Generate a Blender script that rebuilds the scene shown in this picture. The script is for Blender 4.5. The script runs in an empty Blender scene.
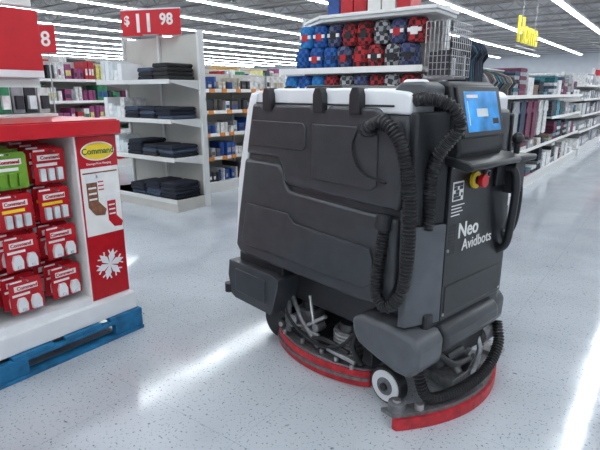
import bpy, bmesh, math, random
from mathutils import Vector, Matrix
random.seed(7)
S=bpy.context.scene
S.view_settings.view_transform='Standard'
S.view_settings.look='None'

# ---------------------------------------------------------------- materials
def mat(name,col,rough=.5,metal=0,var=.12,scale=25,bump=0,coat=0,emit=0,kind='noise'):
    m=bpy.data.materials.new(name); m.use_nodes=True
    nt=m.node_tree; b=nt.nodes['Principled BSDF']
    b.inputs['Roughness'].default_value=rough; b.inputs['Metallic'].default_value=metal
    if coat: b.inputs['Coat Weight'].default_value=coat
    tc=nt.nodes.new('ShaderNodeTexCoord')
    n=nt.nodes.new('ShaderNodeTexNoise'); n.inputs['Scale'].default_value=scale; n.inputs['Detail'].default_value=4
    nt.links.new(tc.outputs['Object'],n.inputs['Vector'])
    r=nt.nodes.new('ShaderNodeValToRGB')
    c=Vector(col[:3])
    r.color_ramp.elements[0].position=.3; r.color_ramp.elements[1].position=.7
    r.color_ramp.elements[0].color=(*(c*(1-var)),1); r.color_ramp.elements[1].color=(*[min(1,x) for x in c*(1+var)],1)
    nt.links.new(n.outputs['Fac'],r.inputs['Fac']); nt.links.new(r.outputs['Color'],b.inputs['Base Color'])
    if bump:
        bp=nt.nodes.new('ShaderNodeBump'); bp.inputs['Strength'].default_value=bump; bp.inputs['Distance'].default_value=.01
        nt.links.new(n.outputs['Fac'],bp.inputs['Height']); nt.links.new(bp.outputs['Normal'],b.inputs['Normal'])
    if emit:
        nt.links.new(r.outputs['Color'],b.inputs['Emission Color']); b.inputs['Emission Strength'].default_value=emit
    return m
def plaid(name,c1,c2,c3,sc=26):
    m=bpy.data.materials.new(name); m.use_nodes=True
    nt=m.node_tree; b=nt.nodes['Principled BSDF']; b.inputs['Roughness'].default_value=.85
    tc=nt.nodes.new('ShaderNodeTexCoord')
    nz=nt.nodes.new('ShaderNodeTexNoise'); nz.inputs['Scale'].default_value=9; nt.links.new(tc.outputs['Object'],nz.inputs['Vector'])
    ad=nt.nodes.new('ShaderNodeMix'); ad.data_type='RGBA'; ad.blend_type='ADD'; ad.inputs[0].default_value=.07
    nt.links.new(tc.outputs['Object'],ad.inputs[6]); nt.links.new(nz.outputs['Color'],ad.inputs[7])
    k=nt.nodes.new('ShaderNodeTexChecker'); k.inputs['Scale'].default_value=sc
    k.inputs['Color1'].default_value=(*c1,1); k.inputs['Color2'].default_value=(*c2,1)
    nt.links.new(ad.outputs[2],k.inputs['Vector'])
    k2=nt.nodes.new('ShaderNodeTexChecker'); k2.inputs['Scale'].default_value=sc*.5
    k2.inputs['Color1'].default_value=(1,1,1,1); k2.inputs['Color2'].default_value=(*c3,1)
    nt.links.new(ad.outputs[2],k2.inputs['Vector'])
    x=nt.nodes.new('ShaderNodeMix'); x.data_type='RGBA'; x.blend_type='MULTIPLY'; x.inputs[0].default_value=.6
    nt.links.new(k.outputs['Color'],x.inputs[6]); nt.links.new(k2.outputs['Color'],x.inputs[7])
    nt.links.new(x.outputs[2],b.inputs['Base Color'])
    return m

M={}
M['grey']=mat('robot_grey_plastic',(.041,.044,.050),.33,0,.18,14,.04)
M['grey2']=mat('robot_grey_light',(.088,.094,.105),.38,0,.15,14,.05)
M['dark']=mat('dark_plastic',(.014,.015,.018),.4,0,.2,40)
M['panel']=mat('black_panel',(.008,.009,.012),.3,0,.2,30)
M['rubber']=mat('hose_rubber',(.011,.011,.013),.42,0,.2,40)
M['white']=mat('white_plastic',(.75,.76,.78),.35,0,.04,10)
M['steel']=mat('brushed_steel',(.45,.45,.46),.35,.9,.2,50)
M['alu']=mat('cast_grey_metal',(.2,.2,.21),.5,.6,.3,40,.2)
M['redrub']=mat('red_squeegee',(.46,.02,.03),.5,0,.35,24,.2)
M['red']=mat('red_plastic',(.55,.008,.018),.4,0,.06,15)
M['redpk']=mat('red_packaging',(.46,.008,.016),.3,0,.15,20)
M['yellow']=mat('yellow_plastic',(.85,.6,.03),.4,0,.05,20)
M['orange']=mat('orange_label',(.75,.25,.03),.5,0,.05,20)
M['signyellow']=mat('yellow_sign_added_glow',(.85,.75,.02),.4,0,.05,20,emit=.25)  # slight glow added so the sign letters read brighter
M['green']=mat('green_packaging',(.16,.33,.03),.4,0,.1,20)
M['screen']=mat('lcd_screen',(.02,.17,.42),.2,0,.6,9,emit=.75)
M['dgreen']=mat('dark_green_ink',(.01,.12,.06),.4)
M['paper']=mat('printed_paper',(.8,.79,.77),.6,0,.05,12)
M['blue']=mat('blue_painted_wood',(.008,.13,.28),.65,0,.35,18,.5)
M['shelf']=mat('shelf_enamel',(.66,.66,.65),.4,0,.03,8)
M['beige']=mat('shelf_beige',(.50,.48,.44),.5,0,.04,8)
M['denim']=mat('dark_denim',(.010,.013,.025),.9,0,.4,40,.6)
M['brown']=mat('brown_knit',(.22,.09,.05),.9,0,.4,40)
M['clear']=mat('frosted_bin',(.62,.68,.7),.25,0,.15,14)
cols=[(.45,.02,.03),(.02,.07,.28),(.7,.7,.7),(.03,.03,.04),(.5,.28,.04),(.03,.22,.10),(.3,.3,.32),(.55,.5,.42),(.03,.24,.32),(.28,.05,.16),(.65,.58,.2),(.12,.1,.09)]
P=[mat('merchandise_%d'%i,c,.45,0,.3,18) for i,c in enumerate(cols)]
fab=[mat('fabric_%d'%i,c,.9,0,.3,30,.4) for i,c in enumerate([(.015,.02,.035),(.04,.06,.1),(.02,.12,.15),(.07,.07,.08),(.3,.31,.33),(.02,.02,.022),(.16,.04,.08),(.55,.55,.55),(.2,.13,.09)])]
throws=[plaid('plaid_blue',(.02,.14,.42),(.01,.05,.2),(.4,.6,.9)),plaid('plaid_red',(.5,.02,.03),(.03,.02,.02),(.5,.3,.3)),
        plaid('plaid_grey',(.4,.4,.42),(.05,.05,.06),(.5,.5,.5)),plaid('plaid_navy',(.02,.04,.14),(.12,.13,.18),(.3,.3,.5)),plaid('plaid_sky',(.02,.22,.52),(.02,.14,.38),(.7,.8,1))]

def floor_mat():
    m=bpy.data.materials.new('polished_vinyl_floor'); m.use_nodes=True
    nt=m.node_tree; b=nt.nodes['Principled BSDF']; L=nt.links.new
    tc=nt.nodes.new('ShaderNodeTexCoord')
    def noise(s,d=3,dist=0):
        n=nt.nodes.new('ShaderNodeTexNoise'); n.inputs['Scale'].default_value=s; n.inputs['Detail'].default_value=d; n.inputs['Distortion'].default_value=dist
        L(tc.outputs['Object'],n.inputs['Vector']); return n
    def ramp(src,p0,c0,p1,c1):
        r=nt.nodes.new('ShaderNodeValToRGB'); r.color_ramp.elements[0].position=p0; r.color_ramp.elements[1].position=p1
        r.color_ramp.elements[0].color=c0; r.color_ramp.elements[1].color=c1; L(src,r.inputs['Fac']); return r
    big=ramp(noise(1.6,6,.6).outputs['Fac'],.3,(.44,.475,.515,1),.7,(.54,.575,.62,1))
    sp=ramp(noise(85,2).outputs['Fac'],.32,(.18,.19,.24,1),.385,(1,1,1,1))
    sp2=ramp(noise(30,1).outputs['Fac'],.22,(.25,.27,.32,1),.265,(1,1,1,1))
    sp3=ramp(noise(60,2).outputs['Fac'],.64,(1,1,1,1),.70,(1.0,.98,.95,1))
    def mul(a,c,f):
        x=nt.nodes.new('ShaderNodeMix'); x.data_type='RGBA'; x.blend_type='MULTIPLY'; x.inputs[0].default_value=f
        L(a,x.inputs[6]); L(c,x.inputs[7]); return x.outputs[2]
    c=mul(big.outputs['Color'],sp.outputs['Color'],.75); c=mul(c,sp2.outputs['Color'],.8)
    # 12-inch tile joints, barely visible
    br=nt.nodes.new('ShaderNodeTexBrick'); br.offset=0; br.inputs['Scale'].default_value=1; br.inputs['Brick Width'].default_value=.61; br.inputs['Row Height'].default_value=.61; br.inputs['Mortar Size'].default_value=.0015
    br.inputs['Color1'].default_value=(1,1,1,1); br.inputs['Color2'].default_value=(.97,.97,.98,1); br.inputs['Mortar'].default_value=(.72,.74,.78,1)
    L(tc.outputs['Object'],br.inputs['Vector']); c=mul(c,br.outputs['Color'],.8)
    L(c,b.inputs['Base Color'])
    rr=ramp(noise(5,8,1.2).outputs['Fac'],.35,(.06,)*3+(1,),.68,(.17,)*3+(1,))
    L(rr.outputs['Color'],b.inputs['Roughness']); b.inputs['IOR'].default_value=1.55
    bp=nt.nodes.new('ShaderNodeBump'); bp.inputs['Strength'].default_value=.10; bp.inputs['Distance'].default_value=.002
    L(noise(34,5).outputs['Fac'],bp.inputs['Height']); L(bp.outputs['Normal'],b.inputs['Normal'])
    return m
def ceil_mat():
    m=mat('ceiling_deck',(.36,.35,.35),.7,0,.2,1.5)
    nt=m.node_tree; b=nt.nodes['Principled BSDF']
    tc=nt.nodes.new('ShaderNodeTexCoord')
    w=nt.nodes.new('ShaderNodeTexWave'); w.inputs['Scale'].default_value=1.6; w.bands_direction='Y'
    nt.links.new(tc.outputs['Object'],w.inputs['Vector'])
    bp=nt.nodes.new('ShaderNodeBump'); bp.inputs['Strength'].default_value=.8; bp.inputs['Distance'].default_value=.05
    nt.links.new(w.outputs['Fac'],bp.inputs['Height']); nt.links.new(bp.outputs['Normal'],b.inputs['Normal'])
    return m
M['floor']=floor_mat(); M['ceil']=ceil_mat()
M['wall']=mat('painted_wall',(.5,.52,.56),.7,0,.05,2)
M['joist']=mat('ceiling_joist',(.3,.29,.29),.6,0,.1,4)
M['lamp']=mat('lamp_tube',(.90,.96,1),.4,0,0,1,emit=21.5)

# ---------------------------------------------------------------- mesh builder
def catmull(pts,per=8):
    pts=[Vector(p) for p in pts]; out=[]
    q=[pts[0]*2-pts[1]]+pts+[pts[-1]*2-pts[-2]]
    for i in range(1,len(q)-2):
        p0,p1,p2,p3=q[i-1:i+3]
        for k in range(per):
            t=k/per
            out.append(.5*((2*p1)+(p2-p0)*t+(2*p0-5*p1+4*p2-p3)*t*t+(3*p1-p0-3*p2+p3)*t**3))
    out.append(pts[-1]); return out
class MB:
    def __init__(s,T=None):
        s.v=[];s.f=[];s.fm=[];s.mats=[];s.T=T or (lambda p:p)
    def mi(s,m):
        if m not in s.mats: s.mats.append(m)
        return s.mats.index(m)
    def add(s,vs,fs,m):
        o=len(s.v); s.v+= [tuple(s.T(tuple(p))) for p in vs]; k=s.mi(m)
        for f in fs: s.f.append([i+o for i in f]); s.fm.append(k)
    def box(s,a,b,m):
        x0,y0,z0=a;x1,y1,z1=b
        vs=[(x0,y0,z0),(x1,y0,z0),(x1,y1,z0),(x0,y1,z0),(x0,y0,z1),(x1,y0,z1),(x1,y1,z1),(x0,y1,z1)]
        s.add(vs,[(0,3,2,1),(4,5,6,7),(0,1,5,4),(1,2,6,5),(2,3,7,6),(3,0,4,7)],m)
    def prism(s,poly,axis,lo,hi,m):
        n=len(poly)
        def pt(u,v,w): return {'x':(w,u,v),'y':(u,w,v),'z':(u,v,w)}[axis]
        vs=[pt(u,v,lo) for u,v in poly]+[pt(u,v,hi) for u,v in poly]
        s.add(vs,[list(range(n))[::-1],list(range(n,2*n))]+[(i,(i+1)%n,(i+1)%n+n,i+n) for i in range(n)],m)
    def loft(s,rings,m,cap=True):
        n=len(rings[0]); vs=[p for r in rings for p in r]; fs=[]
        for j in range(len(rings)-1):
            for i in range(n):
                fs.append((j*n+i,j*n+(i+1)%n,(j+1)*n+(i+1)%n,(j+1)*n+i))
        if cap: fs+= [list(range(n))[::-1],list(range((len(rings)-1)*n,len(rings)*n))]
        s.add(vs,fs,m)
    def cyl(s,p0,p1,r,m,n=18,r2=None):
        p0=Vector(p0);p1=Vector(p1);d=(p1-p0).normalized(); r2=r if r2 is None else r2
        u=d.orthogonal().normalized(); w=d.cross(u)
        R=lambda p,q:[p+(u*math.cos(2*math.pi*i/n)+w*math.sin(2*math.pi*i/n))*q for i in range(n)]
        s.loft([R(p0,r),R(p1,r2)],m)
    def tube(s,pts,r,m,n=10,corr=0,per=8,smooth=True):
        P_=catmull(pts,per) if smooth else [Vector(p) for p in pts]
        if corr:
            L=[0]
            for i in range(1,len(P_)): L.append(L[-1]+(P_[i]-P_[i-1]).length)
            N=max(4,int(L[-1]/corr)*4); Q=[];j=0
            for k in range(N+1):
                t=L[-1]*k/N
                while j<len(L)-2 and L[j+1]<t: j+=1
                Q.append(P_[j].lerp(P_[j+1],(t-L[j])/max(1e-6,L[j+1]-L[j])))
            P_=Q
        rings=[];u=None
        for i,p in enumerate(P_):
            d=(P_[min(i+1,len(P_)-1)]-P_[max(i-1,0)]).normalized()
            u=d.orthogonal().normalized() if u is None else (u-d*u.dot(d)).normalized()
            w=d.cross(u); rr=r
            if corr: rr=r*(1.0 if i%4 in(0,1) else .78)
            rings.append([p+(u*math.cos(2*math.pi*k/n)+w*math.sin(2*math.pi*k/n))*rr for k in range(n)])
        s.loft(rings,m)
    def ell(s,c,r,m,n=12,k=7):
        rings=[]
        for j in range(k+1):
            t=math.pi*(.03+.94*j/k)
            rings.append([(c[0]+r[0]*math.sin(t)*math.cos(2*math.pi*i/n),c[1]+r[1]*math.sin(t)*math.sin(2*math.pi*i/n),c[2]-r[2]*math.cos(t)) for i in range(n)])
        s.loft(rings,m)
    def done(s,name,parent=None,bevel=0,seg=2,ang=35):
        me=bpy.data.meshes.new(name); me.from_pydata(s.v,[],s.f); 
        for m in s.mats: me.materials.append(m)
        me.polygons.foreach_set('material_index',s.fm)
        bm=bmesh.new(); bm.from_mesh(me); bmesh.ops.recalc_face_normals(bm,faces=bm.faces); bm.to_mesh(me); bm.free()
        me.polygons.foreach_set('use_smooth',[True]*len(me.polygons)); me.set_sharp_from_angle(angle=math.radians(ang))
        o=bpy.data.objects.new(name,me); S.collection.objects.link(o)
        if bevel:
            b=o.modifiers.new('bevel','BEVEL'); b.width=bevel; b.segments=seg; b.limit_method='ANGLE'; b.angle_limit=math.radians(30); b.harden_normals=False
        if parent: o.parent=parent
        return o
def empty(name,loc=(0,0,0),rz=0):
    e=bpy.data.objects.new(name,None); S.collection.objects.link(e); e.location=loc; e.rotation_euler=(0,0,rz); e.empty_display_size=.1; return e
def text(name,s,size,loc,xa,ya,m,parent=None,depth=.001,bold=0,align='CENTER'):
    cu=bpy.data.curves.new(name,'FONT'); cu.body=s; cu.size=size; cu.align_x=align; cu.align_y='CENTER'; cu.extrude=depth; cu.offset=bold; cu.resolution_u=3
    t=bpy.data.objects.new(name+'_c',cu); S.collection.objects.link(t)
    dg=bpy.context.evaluated_depsgraph_get(); me=bpy.data.meshes.new_from_object(t.evaluated_get(dg))
    bpy.data.objects.remove(t)
    me.materials.clear(); me.materials.append(m)
    xa=Vector(xa).normalized(); ya=Vector(ya).normalized(); za=xa.cross(ya)
    me.transform(Matrix(((xa.x,ya.x,za.x,loc[0]),(xa.y,ya.y,za.y,loc[1]),(xa.z,ya.z,za.z,loc[2]),(0,0,0,1))))
    o=bpy.data.objects.new(name,me); S.collection.objects.link(o)
    if parent: o.parent=parent
    return o

# ---------------------------------------------------------------- room
X0,X1,Y0,Y1,HC=-52,9,-9,56,5.2
b=MB(); b.box((X0,Y0,-.1),(X1,Y1,0),M['floor']); b.done('floor')
b=MB(); b.box((X0,Y0,HC),(X1,Y1,HC+.1),M['ceil']); b.done('ceiling')
b=MB(); b.box((X0-.1,Y0,0),(X0,Y1,HC),M['wall']); b.done('wall_left')
b=MB(); b.box((X1,Y0,0),(X1+.1,Y1,HC),M['wall']); b.done('wall_right')
b=MB(); b.box((X0,Y1,0),(X1,Y1+.1,HC),M['wall']); b.done('wall_back')
b=MB(); b.box((X0,Y0-.1,0),(X1,Y0,HC),M['wall']); b.done('wall_front')
b=MB()
for i in range(26):
    y=-8+i*2.5
    b.box((X0,y,HC-.07),(X1,y+.07,HC),M['joist']); b.box((X0,y+.01,HC-.4),(X1,y+.06,HC-.34),M['joist'])
for i in range(12):
    y=4.5+2.5*i
    for k in range(44):
        x=-34+k*.8
        b.tube([(x,y+.03,HC-.36),(x+.4,y+.03,HC-.05)],.015,M['joist'],n=4,smooth=False)
        b.tube([(x+.4,y+.03,HC-.05),(x+.8,y+.03,HC-.36)],.015,M['joist'],n=4,smooth=False)
for x in (-6,-2.3,1.5): b.cyl((x,Y0,HC-.25),(x,Y1,HC-.25),.05,M['joist'],8)
b.done('ceiling_joists')
for i in range(17):
    x=6.6-3.6*i
    b=MB()
    for (ya,yb) in ((-8,3.2),(5.0,54)):  # nearer run, out of view, is added for overall light
        b.box((x-.16,ya,4.64),(x+.16,yb,4.72),M['white'])
        y=ya+.02
        while y<yb-.3:
            y2=min(y+2.44,yb-.02); b.box((x-.11,y,4.615),(x+.11,y2-.03,4.64),M['lamp']); y=y2
        k=0
        while ya+1+k*2.5<yb:
            yy=ya+1+k*2.5; b.box((x-.01,yy,4.72),(x+.01,yy+.02,HC-.0),M['joist']); k+=1
    b.done('ceiling_light')

# ---------------------------------------------------------------- robot
RB=empty('floor_scrubber_robot',(-.854,1.837,0),math.radians(168.3))
TR=lambda p:(p[0],-p[1],p[2])
def R_(): return MB(TR)
BF=.60
def ring(z,af,ar,bn,bf,ch_r=(.07,.17),ch_f=(.05,.03)):
    return [(ar+ch_r[0],bn,z),(af-ch_f[0],bn,z),(af,bn+ch_f[1],z),(af,bf-ch_f[1],z),(af-ch_f[0],bf,z),(ar+ch_r[0],bf,z),(ar,bf-.08,z),(ar,bn+ch_r[1],z)]
b=R_()
b.loft([ring(.49,.97,-.18,-.11,BF-.005),ring(.56,1.0,-.185,-.115,BF),ring(.9,.95,-.185,-.115,BF),ring(1.22,.87,-.185,-.115,BF),ring(1.28,.845,-.18,-.10,BF-.01)],M['grey'])
b.done('body_shell',RB,.015,3)
for side,(b0,b1) in (('near',(-.14,-.10)),('far',(BF-.015,BF+.025))):
    b=R_()
    up=[(.845,1.055),(.60,1.055),(.575,1.03),(.555,.955),(.53,.935),(-.10,.915),(-.115,1.0),(-.105,1.19),(-.075,1.245),(-.02,1.262),(.02,1.292),(.27,1.295),(.285,1.275),(.36,1.275),(.375,1.295),(.62,1.295),(.635,1.275),(.70,1.275),(.715,1.295),(.785,1.295)]
    b.prism(up,'y',b0,b1,M['grey'])
    b.done('upper_tank_plate_'+side,RB,.012,3)
    b=R_()
    lo=[(.935,.70),(.86,1.025),(.595,1.025),(.56,.985),(.545,.93),(.515,.905),(-.10,.885),(-.105,.62),(-.07,.53),(.06,.505),(.93,.515),(.965,.55)]
    b.prism(lo,'y',b0,b1,M['grey'])
    b.done('lower_tank_plate_'+side,RB,.014,3)
    s=-1 if side=='near' else 1; e=b0 if s<0 else b1
    b=R_()
    b.prism([(.84,.80),(.52,.80),(.48,.76),(.02,.745),(.0,.70),(.0,.60),(.05,.57),(.87,.575),(.89,.60)],'y',min(e,e+s*.012),max(e,e+s*.012),M['grey'])
    b.prism([(.78,1.22),(.42,1.22),(.40,1.20),(.40,1.12),(.42,1.10),(.80,1.10)],'y',min(e,e+s*.006),max(e,e+s*.006),M['grey'])
    b.prism([(.36,1.22),(.03,1.22),(.0,1.19),(.0,1.0),(.03,.98),(.36,.985)],'y',min(e,e+s*.006),max(e,e+s*.006),M['grey'])
    b.done('side_relief_'+side,RB,.006,2)
b=R_()
def fr(z,af): return [(af-.06,-.128,z),(af-.012,-.125,z),(af+.03,-.10,z),(af+.05,-.02,z),(af+.05,BF-.09,z),(af+.03,BF-.01,z),(af-.012,BF+.01,z),(af-.06,BF+.01,z)]
b.loft([fr(.52,.985),fr(.9,.945),fr(1.26,.85),fr(1.345,.815)],M['white'])
b.done('front_cover',RB,.008,2)
b=R_()
b.prism([(.80,1.27),(.83,1.325),(.80,1.352),(.62,1.365),(.2,1.365),(.0,1.36),(-.10,1.35),(-.125,1.33),(-.125,1.27)],'y',-.118,BF,M['white'])
b.done('white_lid',RB,.01,3)
b=R_()
for a in (.665,.325,.12):
    b.prism([(a-.03,1.265),(a+.03,1.265),(a+.028,1.34),(a+.015,1.368),(a-.015,1.368),(a-.028,1.34)],'y',-.15,-.09,M['dark'])
b.box((-.05,-.124,1.296),(.80,-.112,1.304),M['dark'])
b.prism([(.36,1.36),(.62,1.36),(.60,1.38),(.38,1.38)],'y',.05,.45,M['dark'])
b.done('lid_latches',RB,.005,2)
b=R_()
b.box((-.12,.0,.30),(.95,.5,.50),M['dark'])
b.box((.62,-.1,.40),(.99,BF-.02,.50),M['dark'])
b.box((-.20,-.05,.40),(.05,BF-.06,.50),M['dark'])
b.done('chassis',RB,.01)
b=R_()
for (y0,y1) in ((-.15,.02),(.46,BF+.03)):
    b.prism([(1.02,.45),(1.035,.36),(1.01,.25),(.97,.235),(.66,.235),(.645,.26),(.60,.40),(.60,.44),(.66,.455)],'y',y0,y1,M['grey'])
b.prism([(.90,.45),(1.05,.45),(1.07,.36),(1.04,.24),(.95,.235)],'y',.02,.46,M['grey'])
b.box((.70,-.156,.285),(.96,-.148,.415),M['grey'])
b.done('front_bumper',RB,.018,3)
b=R_(); b.cyl((1.045,-.135,.25),(1.045,-.135,.30),.028,M['rubber']); b.cyl((1.0,-.135,.27),(1.045,-.135,.27),.012,M['steel'],n=8); b.cyl((1.045,BF+.01,.25),(1.045,BF+.01,.30),.028,M['rubber']); b.done('bumper_rollers',RB)
b=R_()
for (y0,y1,o) in ((-.155,.025,0),(.47,BF+.005,.035)):
    b.prism([(.10,.425),(.095,.36),(.06,.315),(-.04,.285),(-.13,.262),(-.20+o,.262),(-.24+o,.30),(-.245+o,.40),(-.215+o,.435),(-.1,.45),(.05,.45)],'y',y0,y1,M['grey2'] if y0<0 else M['grey'])
b.prism([(-.15,.44),(-.215,.44),(-.245,.41),(-.25,.34),(-.22,.31),(-.15,.31)],'y',.04,.47,M['grey'])
b.done('rear_fender',RB,.02,3)
b=R_()
for sgn,b0,sz in ((1,-.135,1),(-1,BF+.02,.55)):
    def cr(z,g=0): 
        return [(-.125,b0,z),(-.155,b0+sgn*.005,z),(-.208,b0+sgn*.155*sz,z),(-.208,b0+sgn*.17*sz,z),(-.15,b0+sgn*.17*sz,z),(-.11,b0+sgn*.05*sz,z)]
    b.loft([cr(.455),cr(.86)],M['grey2'])
b.done('rear_corner_columns',RB,.012,2)
b=R_()
b.loft([[(-.12,-.12,z),(-.15,-.115,z),(-.20,.03,z),(-.15,.05,z)] for z in (.86,1.28)],M['dark'])
b.loft([[(-.12,BF-.005,z),(-.15,BF-.01,z),(-.195,BF-.07,z),(-.15,BF-.08,z)] for z in (.86,1.26)],M['dark'])
b.done('rear_corner_upper',RB,.008)
PA=-.212
b=R_()
b.box((PA,.03,.455),(-.17,.515,1.10),M['panel'])
b.box((PA-.004,.045,.475),(PA+.001,.50,.60),M['dark'])
b.done('rear_panel',RB,.006)
b=R_()
for i in range(9):
    for j in range(4): b.cyl((PA-.0015,.05+.014*j,.845-.014*i),(PA+.0005,.05+.014*j,.845-.014*i),.0045,M['dark'],n=6)
for (y,z) in ((.045,1.08),(.50,1.08),(.045,.48),(.50,.48),(.045,.75),(.50,.75)): b.cyl((PA-.004,y,z),(PA,y,z),.007,M['steel'],n=8)
b.box((PA-.002,.05,.945),(PA,.125,1.02),M['paper'])
for i in range(5):
    for j in range(5):
        if random.random()<.6: b.box((PA-.003,.055+.013*i,.95+.013*j),(PA-.002,.067+.013*i,.962+.013*j),M['panel'])
for (y1,z) in ((.14,.925),(.12,.912),(.13,.899),(.11,.886)): b.box((PA-.002,.05,z),(PA,y1,z+.004),M['paper'])
b.done('panel_labels',RB)
b=R_()
b.cyl((PA,.20,1.015),(PA-.015,.20,1.015),.034,M['yellow']); b.cyl((PA-.015,.20,1.015),(PA-.03,.20,1.015),.018,M['dark'],n=12); b.cyl((PA-.03,.20,1.015),(PA-.05,.20,1.015),.026,M['red'])
b.cyl((PA,.29,1.03),(PA-.015,.29,1.03),.016,M['steel']); b.cyl((PA-.015,.29,1.03),(PA-.02,.29,1.03),.01,M['dark'])
b.box((PA-.015,.36,.97),(PA,.44,1.05),M['dark'])
b.done('emergency_stop',RB,.002)
XA=(0,-1,0)
text('label_neo','Neo',.088,(PA-.0012,-.11,.815),XA,(0,0,1),M['paper'],RB,bold=.0012,align='LEFT')
text('label_maker','Avidbots',.066,(PA-.0012,-.15,.75),XA,(0,0,1),M['paper'],RB,bold=.0003,align='LEFT')
text('label_small','Avidbots',.036,(PA-.0012,-.20,1.065),XA,(0,0,1),M['paper'],RB,align='LEFT')
b=R_()
b.prism([(-.05,1.29),(-.17,1.09),(-.235,1.10),(-.25,1.14),(-.19,1.375),(-.165,1.388),(-.07,1.385),(-.04,1.37)],'y',.02,.345,M['dark'])
b.done('console',RB,.012,3)
b=R_()
b.prism([(-.02,1.30),(-.17,1.30),(-.17,1.37),(-.14,1.385),(-.05,1.385),(-.02,1.36)],'y',-.09,.02,M['grey2'])
b.prism([(-.03,1.375),(-.12,1.375),(-.11,1.395),(-.04,1.395)],'y',-.06,.0,M['white'])
b.done('console_cover',RB,.01,3)
d=Vector((.06,0,.235)).normalized(); nrm=Vector((-.235,0,.06)).normalized()
def slab(b,t0,t1,y0,y1,h0,h1,m):
    o=Vector((-.25,0,1.14)); vs=[]
    for h in (h0,h1):
        for (t,y) in ((t0,y0),(t1,y0),(t1,y1),(t0,y1)):
            p=o+d*t+nrm*h; vs.append((p.x,y,p.z))
    b.add(vs,[(0,1,2,3),(7,6,5,4),(0,4,5,1),(1,5,6,2),(2,6,7,3),(3,7,4,0)],m)
b=R_(); slab(b,.045,.235,.03,.335,0,.016,M['panel']); b.done('screen_bezel',RB,.005)
b=R_(); slab(b,.065,.215,.065,.305,.016,.0172,M['screen'])
slab(b,.19,.202,.08,.16,.0172,.018,M['paper']); slab(b,.09,.112,.25,.295,.0172,.018,M['panel']); slab(b,.09,.18,.08,.084,.0172,.018,M['paper']); slab(b,.12,.15,.14,.22,.0172,.018,M['clear'])
b.done('touch_screen',RB)
b=R_()
b.prism([(-.17,1.09),(-.29,1.07),(-.31,1.08),(-.31,1.095),(-.29,1.107),(-.17,1.125)],'y',.01,.40,M['dark'])
b.box((-.31,.38,1.075),(-.16,.53,1.10),M['dark'])
b.cyl((-.26,.44,1.10),(-.26,.44,1.15),.012,M['dark']); b.ell((-.26,.44,1.165),(.025,.025,.025),M['dark'])
b.done('control_shelf',RB,.008)
b=R_()
b.tube([(-.20,.44,1.04),(-.25,.455,1.03),(-.265,.46,.95),(-.255,.47,.80),(-.24,.475,.70),(-.20,.47,.66)],.018,M['dark'])
b.tube([(-.20,.515,1.0),(-.25,.53,.97),(-.25,.53,.80),(-.21,.52,.68)],.010,M['rubber'])
b.box((-.26,.45,.93),(-.17,.54,1.07),M['dark'])
b.done('rear_handle',RB,.004)
b=R_()
b.tube([(.07,-.125,1.215),(.028,-.16,1.223),(-.042,-.17,1.244),(-.112,-.165,1.184),(-.150,-.155,1.064),(-.165,-.15,.901),(-.165,-.15,.73),(-.145,-.155,.601),(-.087,-.165,.535),(-.033,-.16,.587),(-.040,-.15,.735),(-.049,-.135,.858)],.026,M['rubber'],12,corr=.014)
b.cyl((-.049,-.155,.84),(-.05,-.145,.90),.031,M['dark']); b.cyl((.09,-.11,1.21),(.03,-.16,1.222),.034,M['dark'])
b.done('side_drain_hose',RB)
b=R_()
b.tube([(-.03,-.05,1.31),(-.076,-.07,1.315),(-.15,-.10,1.325),(-.22,-.09,1.322),(-.265,-.07,1.292),(-.28,-.05,1.235),(-.24,-.05,1.18),(-.20,-.055,1.12),(-.180,-.055,1.017),(-.182,-.05,.905),(-.175,-.05,.85)],.024,M['rubber'],12,corr=.014)
b.cyl((-.02,-.05,1.31),(-.075,-.07,1.315),.034,M['dark'])
b.tube([(.10,-.145,1.22),(.12,-.155,1.15),(.10,-.155,1.08),(.05,-.155,1.04),(-.05,-.15,1.02)],.005,M['rubber'],6)
b.done('vacuum_hose',RB)
b=R_()
for yy in (0,.48):
    b.cyl((0,yy-.025,.085),(0,yy+.025,.085),.085,M['rubber'],28)
    for s in (-1,1):
        b.cyl((0,yy+s*.02,.085),(0,yy+s*.031,.085),.073,M['white'],28); b.cyl((0,yy+s*.031,.085),(0,yy+s*.034,.085),.042,M['alu'],20); b.cyl((0,yy+s*.034,.085),(0,yy+s*.046,.085),.018,M['dark'],12)
    b.box((-.03,yy+.032,.08),(.03,yy+.05,.32),M['alu'])
b.cyl((.82,.02,.10),(.82,.1,.10),.10,M['rubber'],28); b.cyl((.82,.38,.10),(.82,.46,.10),.10,M['rubber'],28)
b.box((.77,.10,.08),(.87,.38,.35),M['dark'])
b.done('wheels',RB,.004)
# scrub deck
b=R_()
N=22; outer=[];inner=[];out2=[]
for i in range(N+1):
    t=i/N; a=.78-.66*t; bb=.01-.10*math.sin(math.pi*t)**.7
    outer.append((a,bb)); inner.append((a,bb+.022)); out2.append((a,bb-.012))
for i in range(N):
    b.prism([outer[i],outer[i+1],inner[i+1],inner[i]],'z',.004,.085,M['redrub'])
    b.prism([out2[i],out2[i+1],outer[i+1],outer[i]],'z',.038,.052,M['alu'])
b.done('scrub_deck_skirt',RB)
b=R_()
b.prism([(p[0],p[1]+.004) for p in outer]+[(.12,.5),(.78,.5)],'z',.085,.097,M['alu'])
b.prism([(p[0]*.9+.045,p[1]*.7+.03) for p in outer]+[(.2,.45),(.7,.45)],'z',.097,.125,M['dark'])
b.done('scrub_deck_plate',RB,.003)
b=R_()
b.cyl((.27,.03,.12),(.27,.03,.25),.075,M['alu'],24); b.cyl((.27,.03,.25),(.27,.03,.28),.06,M['dark'],24,r2=.045)
b.cyl((.56,.05,.12),(.56,.05,.26),.07,M['alu'],24); b.cyl((.56,.05,.26),(.56,.05,.30),.05,M['dark'],20)
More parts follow.
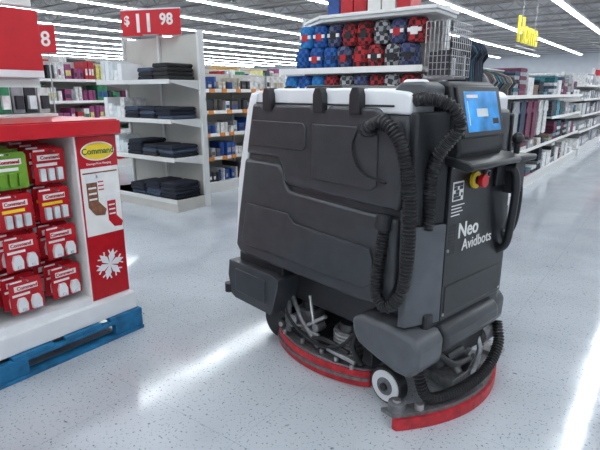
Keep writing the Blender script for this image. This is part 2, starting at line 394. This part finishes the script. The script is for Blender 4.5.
for i in range(6): b.cyl((.27,.03,.14+.018*i),(.27,.03,.146+.018*i),.08,M['steel'],24)
b.box((.36,-.03,.125),(.48,.12,.17),M['dark'])
b.tube([(.70,-.03,.13),(.50,-.045,.20),(.36,-.045,.30)],.011,M['steel'],8,smooth=False)
b.tube([(.66,-.01,.33),(.52,-.05,.22),(.40,-.05,.12)],.014,M['alu'],8,smooth=False)
b.tube([(.72,.0,.15),(.60,-.04,.17),(.45,-.05,.16),(.34,-.06,.19),(.20,-.05,.17)],.012,M['rubber'],8)
b.tube([(.14,-.03,.13),(.18,-.05,.22),(.15,-.03,.32)],.014,M['rubber'],8)
b.tube([(.44,-.03,.13),(.44,-.05,.24),(.50,-.02,.36)],.009,M['steel'],8)
b.tube([(.70,-.02,.34),(.64,-.06,.24),(.52,-.07,.17),(.38,-.07,.15),(.24,-.06,.20),(.16,-.05,.30)],.009,M['rubber'],8)
b.box((.40,-.055,.17),(.53,-.04,.19),M['steel']); b.box((.62,-.05,.12),(.66,-.035,.30),M['alu'])
b.box((.16,-.06,.13),(.34,-.045,.15),M['steel'])
for a in (.18,.28,.38,.52,.66): b.cyl((a,-.05,.097),(a,-.05,.122),.012,M['steel'],8)
b.cyl((.60,-.05,.20),(.60,.0,.20),.03,M['steel'],16); b.cyl((.42,-.06,.22),(.42,-.0,.22),.022,M['alu'],16)
b.cyl((.68,-.06,.15),(.68,-.0,.15),.028,M['dark'],16); b.cyl((.68,-.068,.15),(.68,-.06,.15),.014,M['steel'],12)
b.box((.10,.0,.12),(.16,.45,.30),M['dark']); b.box((.3,.14,.12),(.7,.45,.31),M['dark'])
b.done('scrub_deck_motors',RB,.003)
# rear squeegee
b=R_()
N=26
def sq(bv,off=0): 
    u=(bv-.26)/.42
    return -.13-.145*(1-u*u)-off
P0=[(-.15+.82*i/N) for i in range(N+1)]
for i in range(N):
    y0,y1=P0[i],P0[i+1]
    b.prism([(sq(y0),y0),(sq(y1),y1),(sq(y1,.022),y1),(sq(y0,.022),y0)],'z',0.002,.052,M['redrub'])
    b.prism([(sq(y0,-.06),y0),(sq(y1,-.06),y1),(sq(y1,.008),y1),(sq(y0,.008),y0)],'z',.054,.072,M['alu'])
b.done('rear_squeegee',RB)
b=R_()
b.cyl((-.13,-.115,.073),(-.13,-.115,.112),.036,M['alu'],20); b.cyl((-.13,-.115,.112),(-.13,-.115,.122),.018,M['steel'],12)
b.cyl((-.19,-.04,.073),(-.19,-.04,.10),.02,M['steel'],12)
b.cyl((-.13,.64,.073),(-.13,.64,.112),.036,M['alu'],20)
b.box((-.21,.18,.072),(-.05,.36,.12),M['alu']); b.tube([(-.19,.26,.12),(-.12,.26,.2),(-.05,.26,.33)],.02,M['alu'],10)
b.tube([(-.21,.34,.09),(-.21,.40,.2),(-.15,.41,.34)],.014,M['steel'],8,smooth=False)
b.cyl((-.18,.42,.25),(-.18,.55,.25),.045,M['alu'],20); b.cyl((-.19,.12,.24),(-.19,.24,.24),.035,M['dark'],20)
b.cyl((-.225,.30,.20),(-.19,.30,.20),.035,M['steel'],20); b.cyl((-.23,.30,.20),(-.225,.30,.20),.018,M['dark'],14)
b.box((-.20,.06,.22),(-.10,.50,.31),M['dark'])
b.cyl((-.225,.52,.15),(-.225,.56,.15),.03,M['steel'],16); b.box((-.23,.47,.14),(-.17,.60,.16),M['steel'])
b.done('squeegee_linkage',RB,.003)
b=R_()
b.tube([(-.15,-.02,.28),(-.18,-.03,.19),(-.205,.0,.115),(-.24,.10,.105),(-.265,.24,.115),(-.275,.36,.15),(-.26,.47,.22),(-.22,.52,.30)],.025,M['rubber'],12,corr=.014)
b.tube([(-.17,.06,.30),(-.235,.12,.24),(-.24,.24,.22),(-.19,.30,.12)],.015,M['rubber'],10)
b.done('pickup_hose',RB)

# ---------------------------------------------------------------- blue pallet + display stand
b=MB()
xf,xb,yf,yb=-2.36,-3.42,1.64,.10
for k in range(6):
    y1=yf-k*.265
    b.box((xb,y1-.2,.105),(xf,y1,.125),M['blue'])
for xx in (xf-.04,-2.9,xb):
    b.box((xx,yb,.085),(xx+.04,yf,.105),M['blue'])
    for (ya,yc) in ((yb,.3),(.78,.98),(1.46,yf)): b.box((xx,ya,.02),(xx+.04,yc,.085),M['blue'])
    b.box((xx-.02,yb,0),(xx+.05,yf,.02),M['blue'])
b.done('wooden_pallet',None,.003)

DS=empty('retail_display_stand',(0,0,0))
b=MB()
b.box((-3.38,.12,.127),(-2.385,1.625,.225),M['white'])
b.box((-3.36,.14,.225),(-2.78,1.61,1.135),M['paper'])
b.box((-2.78,1.375,.225),(-2.43,1.61,1.135),M['paper'])
b.box((-2.78,.14,.225),(-2.45,.16,1.135),M['paper'])
b.box((-2.78,.16,.225),(-2.42,1.375,.262),M['white'])
b.done('cardboard_body',DS,.003)
b=MB(); b.box((-3.39,.11,1.135),(-2.395,1.63,1.205),M['red']); b.box((-3.38,.12,1.205),(-2.405,1.62,1.212),M['redpk']); b.done('red_top',DS,.003)
b=MB()
b.box((-2.43,1.385,.235),(-2.425,1.612,1.13),M['redpk'])
b.box((-2.425,1.392,.60),(-2.4235,1.61,.965),M['paper'])
b.prism([(1.50+.097*math.cos(t*math.pi/14),1.05+.05*math.sin(t*math.pi/14)) for t in range(28)],'x',-2.425,-2.4238,M['paper'])
b.prism([(1.50+.09*math.cos(t*math.pi/14),1.05+.043*math.sin(t*math.pi/14)) for t in range(28)],'x',-2.4238,-2.4228,M['yellow'])
def stocking(y,z,s,m,m2):
    pts=[(0,0),(.05,0),(.05,-.09),(.085,-.13),(.075,-.155),(.03,-.15),(.0,-.11)]
    b.prism([(y+p[0]*s,z+p[1]*s) for p in pts],'x',-2.4235,-2.421,m)
    b.box((-2.4235,y-.004,z-.002),(-2.420,y+.054*s,z+.03*s),M['white'])
    for k in range(3): b.box((-2.421,y+.006*s,z-.03*s-k*.025*s),(-2.4203,y+.044*s,z-.022*s-k*.025*s),m2)
stocking(1.415,.89,1.2,M['brown'],M['paper']); stocking(1.475,.91,.85,M['paper'],M['redpk']); stocking(1.525,.78,1.0,M['redpk'],M['paper'])
b.box((-2.4235,1.40,.935),(-2.421,1.60,.942),M['brown'])
c=(1.505,.42)
for k in range(6):
    t=math.pi/3*k+.2; u=Vector((math.cos(t),math.sin(t))); w=Vector((-u.y,u.x)); C=Vector(c)
    q=[C,C+u*.045+w*.02,C+u*.088,C+u*.045-w*.02]
    b.prism([tuple(v) for v in q],'x',-2.425,-2.4225,M['white'])
    for s in (-1,1):
        q=[C+u*.04,C+u*.075+w*s*.03,C+u*.08+w*s*.025,C+u*.05]
        b.prism([tuple(v) for v in q],'x',-2.425,-2.4221,M['white'])
b.done('side_poster',DS)
text('poster_logo','Command',.044,(-2.4222,1.50,1.05),(0,1,0),(0,0,1),M['dgreen'],DS,bold=.0008)
text('poster_line','Damage-Free Hanging',.016,(-2.4245,1.50,.985),(0,1,0),(0,0,1),M['paper'],DS)
b=MB()
for r,zb in enumerate((.91,.715,.515,.30)):
    for cidx,yc in enumerate((1.265,1.055,.845,.635,.425,.25)):
        base=M['green'] if (r==0 and cidx==1) else M['redpk']
        for d_ in range(4):
            x=-2.47-.05*d_+ (.03 if cidx%2 else 0); zz=zb+.010*d_; y=yc+random.uniform(-.008,.008)-.012*d_
            w=.080; h=.172
            b.prism([(y-w,zz),(y+w,zz),(y+w,zz+h-.015),(y+w*.85,zz+h),(y-w*.85,zz+h),(y-w,zz+h-.015)],'x',x-.003,x,base)
            b.prism([(y-w*.7,zz+h*.66),(y+w*.7,zz+h*.66),(y+w*.7,zz+h*.82),(y-w*.7,zz+h*.82)],'x',x,x+.002,M['paper'])
            b.box((x,y-w*.9,zz+h*.92),(x+.001,y-w*.2,zz+h*.97),M['paper'])
            if r<2:
                for s in (-1,0,1): b.box((x,y+s*.043-.013,zz+.015),(x+.02,y+s*.043+.013,zz+.075),M['clear'] if base!=M['green'] else M['green'])
                b.box((x,y-w*.8,zz+.085),(x+.001,y+w*.5,zz+.10),M['yellow'] if r else M['paper'])
            else:
                for s in (-1,1):
                    yy=y+s*.034+.004
                    b.prism([(yy-.022,zz+.012),(yy+.022,zz+.012),(yy+.024,zz+.05),(yy+.014,zz+.078),(yy-.014,zz+.078),(yy-.024,zz+.05)],'x',x,x+.02,M['white'])
                    b.box((x+.02,yy-.008,zz+.016),(x+.03,yy+.008,zz+.03),M['clear'])
                b.box((x,y-w*.85,zz+.088),(x+.001,y+w*.2,zz+.10),M['paper'])
        b.cyl((-2.78,yc,zb+.162),(-2.42,yc,zb+.162),.004,M['steel'],6)
b.done('hanging_packs',DS,.0)
for r,zb in enumerate((.91,.715,.515,.30)):
    for cidx,yc in enumerate((1.265,1.055,.845)):
        text('pack_print','Command',.023,(-2.4665+(.03 if cidx%2 else 0),yc,zb+.127),(0,1,0),(0,0,1),M['redpk'],DS,bold=.0006)
b=MB()
b.box((-3.10,.3,1.213),(-3.06,1.57,1.44),M['shelf'])
b.box((-3.06,.3,1.213),(-2.9,1.57,1.23),M['shelf'])
for i in range(16):
    y=.42+i*.073; m=random.choice([P[5],P[3],P[2],M['redpk'],P[6]])
    b.box((-3.02,y,1.235),(-3.0,y+.062,1.235+.14),m); b.box((-3.0,y+.01,1.255),(-2.975,y+.052,1.33),random.choice([P[2],P[3],M['clear']]))
b.box((-3.06,.25,1.43),(-3.03,1.585,1.47),M['white'])
b.box((-3.06,.25,1.47),(-3.03,1.585,1.80),M['red'])
b.box((-3.05,1.2,1.815),(-3.035,1.56,1.86),M['paper']); b.box((-3.05,1.36,1.80),(-3.04,1.38,1.82),M['steel'])
b.done('top_sign_rack',DS,.002)

# ---------------------------------------------------------------- gondolas
def TX(xf): return lambda p:(xf-p[1],p[0],p[2])
def TY(yf): return lambda p:(p[0],yf+p[1],p[2])
def frame(b,u0,u1,h,shelves,depth,double=False,base=.14,mt=None,bay=1.22):
    mt=mt or M['shelf']
    b.box((u0,depth,0),(u1,depth+.03,h),M['beige'])
    b.box((u0,.0,0),(u1,depth,base),mt)
    n=max(1,round((u1-u0)/bay))
    for i in range(n+1):
        u=u0+(u1-u0)*i/n; b.box((u-.015,depth-.03,0),(u+.015,depth+.035,h+.03),M['shelf'])
    for z in shelves:
        b.box((u0+.01,.03,z-.025),(u1-.01,depth,z),mt)
        b.box((u0+.01,.02,z-.035),(u1-.01,.03,z+.01),M['paper'])
        for i in range(n+1):
            u=u0+(u1-u0)*i/n; u=min(max(u,u0+.012),u1-.012); b.prism([(.03,z-.03),(depth,z-.09),(depth,z-.02),(.03,z-.02)],'x',u-.004,u+.004,mt) 
def fill(b,u0,u1,levels,depth,pal,wr=(.07,.2),hf=(.5,.9)):
    for (z,gap) in levels:
        u=u0+.03
        while u<u1-.1:
            w=random.uniform(*wr); n=random.randint(1,3); h=gap*random.uniform(*hf); m=random.choice(pal); m2=random.choice(pal)
            for k in range(n):
                if u+w>u1-.02: break
                v=random.uniform(.04,.09)
                if w<.1 and random.random()<.4: b.cyl((u+w/2,v+w/2,z),(u+w/2,v+w/2,z+h),w*.46,m,10)
                else:
                    b.box((u+.004,v,z+.001),(u+w-.004,depth-.05,z+h),m)
                    b.box((u+.012,v-.002,z+h*.25),(u+w-.012,v,z+h*.6),m2)
                u+=w
            u+=random.uniform(0,.04)
def gondola(name,T,u0,u1,h,shelves,depth,pal,wr=(.07,.2),hf=(.5,.9),labels=False):
    e=empty(name)
    b=MB(T); frame(b,u0,u1,h,shelves,depth)
    if labels:
        for z in shelves:
            u=u0+.1
            while u<u1-.15: b.box((u,.012,z-.04),(u+.09,.02,z+.012),M['orange']); u+=random.uniform(.16,.35)
    lv=[(.141,(shelves[0]-.17))]+[(shelves[i]+.001,(shelves[i+1] if i+1<len(shelves) else h+.1)-shelves[i]-.05) for i in range(len(shelves))]
    b.done('shelf_unit',e)
    b=MB(T); fill(b,u0,u1,lv,depth,pal,wr,hf); b.done('merchandise',e)
    return e
gondola('shelving_unit',TX(-4.97),4.35,9.5,1.60,(.48,.80,1.10,1.38),.45,[P[2],P[2],P[3],P[6],P[3],P[7],P[11],P[1]],(.03,.09),(.35,.75),True)
gondola('shelving_unit',TX(-8.2),3.2,10.5,1.85,(.5,.85,1.2,1.55),.45,[P[0],P[10],P[2],P[1],P[5],P[9],P[3],P[2],P[6]],(.05,.12))
gondola('shelving_unit',TX(-11.0),1.5,14,2.1,(.5,.9,1.3,1.7),.45,P+[P[2],P[3],P[6]],(.15,.4))
gondola('shelving_unit',TX(-14.5),2,18,2.0,(.5,.9,1.3,1.7),.45,P,(.2,.5))
gondola('shelving_unit',TX(-19),3,26,2.2,(.5,1.0,1.5),.45,P,(.3,.6))
gondola('shelving_unit',TX(-25),4,34,2.3,(.5,1.0,1.5),.45,P,(.4,.8))
gondola('shelving_unit',TX(-34),6,46,2.6,(.6,1.2,1.8),.5,P,(.6,1.0))
gondola('shelving_unit',TX(-7.0),12,24,1.9,(.5,.9,1.3),.45,P,(.2,.5))

JG=empty('clothing_shelving_unit')
b=MB(TY(3.70)); 
u0,u1=-5.85,-4.46
b.box((u0,.45,0),(u1,.48,1.98),M['beige']); b.box((u0,.0,.0),(u1,.45,.14),M['beige'])
for u in (u0,u1,(u0+u1)/2): b.box((u-.018,.42,0),(u+.018,.50,2.02),M['shelf'])
for z in (.14,.62,1.05,1.48):
    b.box((u0+.01,.0,z-.03),(u1-.01,.45,z),M['shelf']); b.box((u0+.01,-.008,z-.045),(u1-.01,0,z+.005),M['shelf'])
    for u in (u0+.012,u1-.02): b.prism([(.01,z-.03),(.45,z-.11),(.45,z-.02),(.01,z-.02)],'x',u,u+.008,M['shelf'])
b.done('shelf_unit',JG,.003)
b=MB(TY(3.70))
for z in (.141,.621,1.051,1.481):
    for uc in (-4.65,-4.94,-5.23)[:3 if z<1.4 else 2]:
        n=random.randint(3,4)
        for k in range(n):
            j=random.uniform(-.014,.014); zz=z+k*.045; hh=.045
            b.prism([(uc-.135+j,zz+.008),(uc-.12+j,zz),(uc+.12+j,zz),(uc+.135+j,zz+.01),(uc+.135+j,zz+hh*.7),(uc+.11+j,zz+hh),(uc-.12+j,zz+hh*.95)],'y',.02+abs(j),.40,random.choice([M['denim'],M['denim'],fab[1],fab[5]]))
b.done('folded_jeans',JG,.008,2)
b=MB(TY(3.70))
for z in (.621,1.051,1.481):
    for i in range(5):
        u=-5.82+i*.085; b.box((u,.06,z),(u+.075,.38,z+random.uniform(.12,.24)),random.choice([M['clear'],M['white'],P[2]]))
b.done('storage_bins',JG,.004)

def pricesign(name,txt,c,w,h,rz,post,ts):
    e=empty(name,c,rz)
    b=MB(); b.box((-w/2,-.008,0),(w/2,.008,h),M['red']); b.box((-w/2,-.010,h),(w/2,.010,h+.015),M['white']); b.cyl((0,.02,-post),(0,.02,.1),.01,M['steel'],8)
    b.box((-.1,-.03,-post),(.1,.07,-post+.01),M['steel']); b.done('sign_board',e)
    if txt=='price':
        text('price_print','$',h*.5,(-w*.40,-.0095,h*.60),(1,0,0),(0,0,1),M['paper'],e,bold=.004)
        text('price_print','11',h*1.0,(-w*.12,-.0095,h*.46),(1,0,0),(0,0,1),M['paper'],e,bold=.007)
        text('price_print','98',h*.62,(w*.27,-.0095,h*.60),(1,0,0),(0,0,1),M['paper'],e,bold=.005)
    else: text('price_print',txt,ts,(0,-.0095,h*.48),(1,0,0),(0,0,1),M['paper'],e,bold=.004)
pricesign('price_sign','price',(-5.10,4.0,1.99),.78,.28,math.radians(20),.0,.22)
pricesign('price_sign','8',(-6.55,3.5,1.83),.24,.33,math.radians(36),1.83,.25)

# ---------------------------------------------------------------- right gondola faces +X
RG=empty('apparel_gondola')
T=TX(-1.62)
b=MB(T); frame(b,4.9,12.3,1.62,(.55,1.30),.5,base=.13)
b.box((9.3,.03,.925),(12.29,.5,.95),M['shelf']); b.box((9.3,.02,.915),(12.29,.03,.96),M['paper'])
b.box((4.9,.52,0),(12.3,1.30,.13),M['shelf']); b.box((4.9,1.27,0),(12.3,1.30,1.6),M['beige'])
b.cyl((4.95,.2,1.60),(6.8,.2,1.60),.012,M['steel'],8)
for u in (4.95,6,6.8): b.cyl((u,.2,1.60),(u,.5,1.60),.01,M['steel'],8)
b.cyl((6.9,.12,1.22),(9.25,.12,1.22),.01,M['steel'],8)
b.done('shelf_unit',RG)
b=MB(T)
def garment(u,zt,L,m,v0=.02,v1=.46):
    c=(v0+v1)/2
    pts=[(c-.04,zt),(v0+.03,zt-.06),(v0-.01,zt-.13),(v0+.04,zt-.2),(v0+.02,zt-L),(v1-.02,zt-L-.02),(v1-.04,zt-.2),(v1,zt-.13),(v1-.03,zt-.06),(c+.04,zt)]
    b.prism(pts,'x',u,u+.028,m)
def frontgarment(u,zt,L,m,v,w=.32):
    c=u+w/2
    pts=[(c-.05,zt),(u+.04,zt-.03),(u-.02,zt-.16),(u+.03,zt-.19),(u+.05,zt-.15),(u+.03,zt-L),(c,zt-L-.015),(u+w-.03,zt-L),(u+w-.05,zt-.15),(u+w-.03,zt-.19),(u+w+.02,zt-.16),(u+w-.04,zt-.03),(c+.05,zt),(c,zt-.03)]
    b.prism(pts,'y',v,v+.02,m)
u=4.98
while u<6.7:
    if u<5.5: garment(u,1.86+random.uniform(-.03,.02),.80,random.choice([fab[0],fab[2],fab[5],fab[1],fab[0]]))
    else: garment(u,1.58+random.uniform(-.01,.02),.55,random.choice([fab[0],fab[1],fab[2],fab[4],fab[3],fab[5],fab[8]]))
    u+=random.uniform(.035,.06)
u=6.9
while u<8.95:
    m=random.choice([fab[4],fab[7],fab[2],fab[6],fab[1],fab[8],P[6],P[0]])
    for k in range(4): frontgarment(u+.01*k,1.24-.005*k,.50+random.uniform(0,.06),m,.06+.06*k)
    u+=.37
b.cyl((4.93,.24,1.85),(5.55,.24,1.85),.012,M['steel'],8); b.cyl((4.95,.24,1.3),(4.95,.24,1.85),.012,M['steel'],8)
b.done('hanging_clothes',RG,.006)
b=MB(T)
for (z,g,ua,ub) in ((.131,.36,4.95,12.2),(.551,.30,4.95,6.6),(.551,.14,6.75,9.2),(.551,.3,9.35,12.2),(.951,.28,9.35,12.2),(1.301,.36,6.75,12.2)):
    u=ua
    while u<ub-.3:
        w=random.uniform(.24,.36); n=random.randint(2,7); pr=fab+[fab[4],fab[7],P[2],P[6],P[8]]; m=random.choice(pr)
        if random.random()<.25:
            b.box((u+.01,.04,z),(u+w-.01,.46,z+min(g*.8,.24)),random.choice([P[6],P[2],fab[4],M['clear']])); b.box((u+w*.35,.036,z+.06),(u+w*.65,.04,z+.12),M['paper'])
        else:
          for k in range(n):
            j=random.uniform(-.012,.012); zz=z+k*.05
            if k*.05+.05>g: break
            b.prism([(u+.01,zz),(u+w-.01,zz),(u+w+j,zz+.025),(u+w-.02,zz+.048),(u+.02,zz+.048),(u+j,zz+.025)],'y',.05+abs(j),.46,random.choice([m,m,random.choice(pr)]))
        u+=w+random.uniform(.02,.07)
b.done('folded_clothes',RG)
gondola('shelving_unit',TX(-1.62),12.6,17,1.75,(.5,.85,1.2,1.5),.5,[P[6],P[2],fab[4],fab[7]],(.2,.4))
gondola('shelving_unit',TX(-1.62),17.3,30,2.0,(.5,.85,1.2,1.5),.5,[P[0],P[6],P[2],P[8],P[7]],(.3,.5))
gondola('shelving_unit',TY(34),-6,8,2.4,(.6,1.1,1.6,2.0),.5,[P[0],P[3],P[1],P[2],P[9]],(.3,.6))

EC=empty('blanket_display_shelving')
T=TY(4.35)
b=MB(T)
u0,u1=-3.45,-1.85
b.box((u0,.46,0),(u1,.50,2.12),M['beige']); b.box((u0,0,0),(u1,.46,.15),M['shelf'])
for u in (u0,u1): b.box((u-.02,.42,0),(u+.02,.52,2.12),M['shelf'])
for z in (.55,.95,1.25,1.57): b.box((u0,-.02,z-.03),(u1,.46,z),M['shelf']); b.box((u0,-.03,z-.045),(u1,-.02,z+.012),M['paper'])
b.prism([(u0+.15,.46),(u0+.15,.25),(u0+.55,-.05),(u1+.1,-.05),(u1+.1,.46)],'z',2.00,2.03,M['shelf'])
b.prism([(u0+.13,.46),(u0+.13,.24),(u0+.54,-.07),(u1+.12,-.07),(u1+.12,.46)],'z',2.03,2.06,M['paper'])
u=u0+.6
while u<u1-.15:
    b.box((u,-.02,2.061),(u+.13,.2,2.061+random.uniform(.12,.2)),random.choice([M['redpk'],P[0],P[3],P[1],M['paper']])); u+=.145
b.done('shelf_unit',EC,.003)
b=MB(T)
def roll(u,z,w,h,m,v=.02):
    n=16; rings=[]; lean=random.uniform(-.012,.012)
    for (zz,s) in ((z,.86),(z+.02,1),(z+h*.35,1.03),(z+h*.5,.97),(z+h*.7,1.04),(z+h-.03,1),(z+h,.82)):
        o=lean*(zz-z)/h
        rings.append([(u+o+w/2+math.copysign(abs(math.cos(2*math.pi*i/n))**.6,math.cos(2*math.pi*i/n))*w*.49*s, v+.09+math.copysign(abs(math.sin(2*math.pi*i/n))**.6,math.sin(2*math.pi*i/n))*.09*s,zz) for i in range(n)])
    b.loft(rings,m); b.box((u+w*.1,v-.004,z+h*.42),(u+w*.9,v+.01,z+h*.58),random.choice([M['paper'],M['panel'],m,m])); b.box((u+w*.3,v-.008,z+h*.3),(u+w*.7,v+.01,z+h*.62),random.choice([M['paper'],M['redpk'],M['panel'],m]))
seq=[0,4,0,3,1,1,2,3,1,2,1]
for row,(z,h) in enumerate(((1.571,.205),(1.78,.205),(1.251,.26),(.951,.26),(.551,.26),(.151,.3))):
    u=u0+.02+(.15 if row in(0,1) else 0)+(.05 if row==1 else 0); k=0
    while u<u1-.14:
        w=.165; roll(u,z,w,h,throws[seq[(k+row)%len(seq)]] if u>u0+.5 else throws[random.choice([0,4])]); u+=w+.004; k+=1
b.done('rolled_throw_blankets',EC)
b=MB()
bx0,bx1,by0,by1,bz0,bz1=-1.80,-1.58,4.25,4.75,1.48,1.92
for i in range(11):
    y=by0+(by1-by0)*i/10; b.box((bx1-.003,y-.003,bz0),(bx1+.003,y+.003,bz1),M['steel'])
for i in range(7):
    x=bx0+(bx1-bx0)*i/6; b.box((x-.003,by0-.003,bz0),(x+.003,by0+.003,bz1),M['steel']); b.box((x-.002,by0,bz0-.002),(x+.002,by1,bz0+.002),M['steel'])
for i in range(9):
    z=bz0+(bz1-bz0)*i/8; b.box((bx0,by0-.003,z-.003),(bx1,by0+.003,z+.003),M['steel']); b.box((bx1-.003,by0,z-.003),(bx1+.003,by1,z+.003),M['steel'])
for i in range(5): b.box((bx0+.02,by0+.04+.09*i,bz0+.01),(bx1-.02,by0+.11+.09*i,bz0+random.uniform(.15,.3)),random.choice([P[3],P[2],fab[0],P[11]]))
b.box((-1.84,4.35,1.46),(-1.58,4.37,1.48),M['steel']); b.box((-1.84,4.65,1.46),(-1.58,4.67,1.48),M['steel'])
b.done('wire_basket',EC)

HS=empty('department_sign',(-4.3,18.5,3.05))
text('sign_letters','Home',1.05,(0,0,.15),(0,1,0),(0,0,1),M['signyellow'],HS,depth=.03,bold=.025)
b=MB()
for y in (-.9,.9): b.cyl((0,y,.3),(0,y,HC-3.05),.012,M['steel'],6)
b.box((-.05,-1.35,-.32),(-.02,1.35,-.28),M['steel'])
b.done('sign_hangers',HS)
RS=empty('hanging_sign',(1.9,29,2.35)); b=MB(); b.box((-2.2,0,0),(2.2,.05,.8),M['red']); b.box((-1.8,-.01,.25),(1.8,0,.5),M['paper'])
for x in (-2,2): b.cyl((x,.02,.8),(x,.02,HC-2.35),.01,M['steel'],6)
b.done('sign_board',RS)
for (x,y) in ((.6,24),(-12.7,20)):
    b=MB(); b.box((x-.15,y-.15,0),(x+.15,y+.15,HC),M['white']); b.box((x-.2,y-.2,0),(x+.2,y+.2,.12),M['dark']); b.done('support_column',None,.01)

# ---------------------------------------------------------------- world + camera
w=bpy.data.worlds.new('world'); S.world=w; w.use_nodes=True
w.node_tree.nodes['Background'].inputs[0].default_value=(.6,.65,.7,1); w.node_tree.nodes['Background'].inputs[1].default_value=.3
cam=bpy.data.cameras.new('camera'); co=bpy.data.objects.new('camera',cam); S.collection.objects.link(co)
co.location=(0,0,1.35); co.rotation_euler=(math.radians(75.1),0,math.radians(36.3)); cam.lens=30; cam.sensor_width=36; cam.clip_end=200
S.camera=co
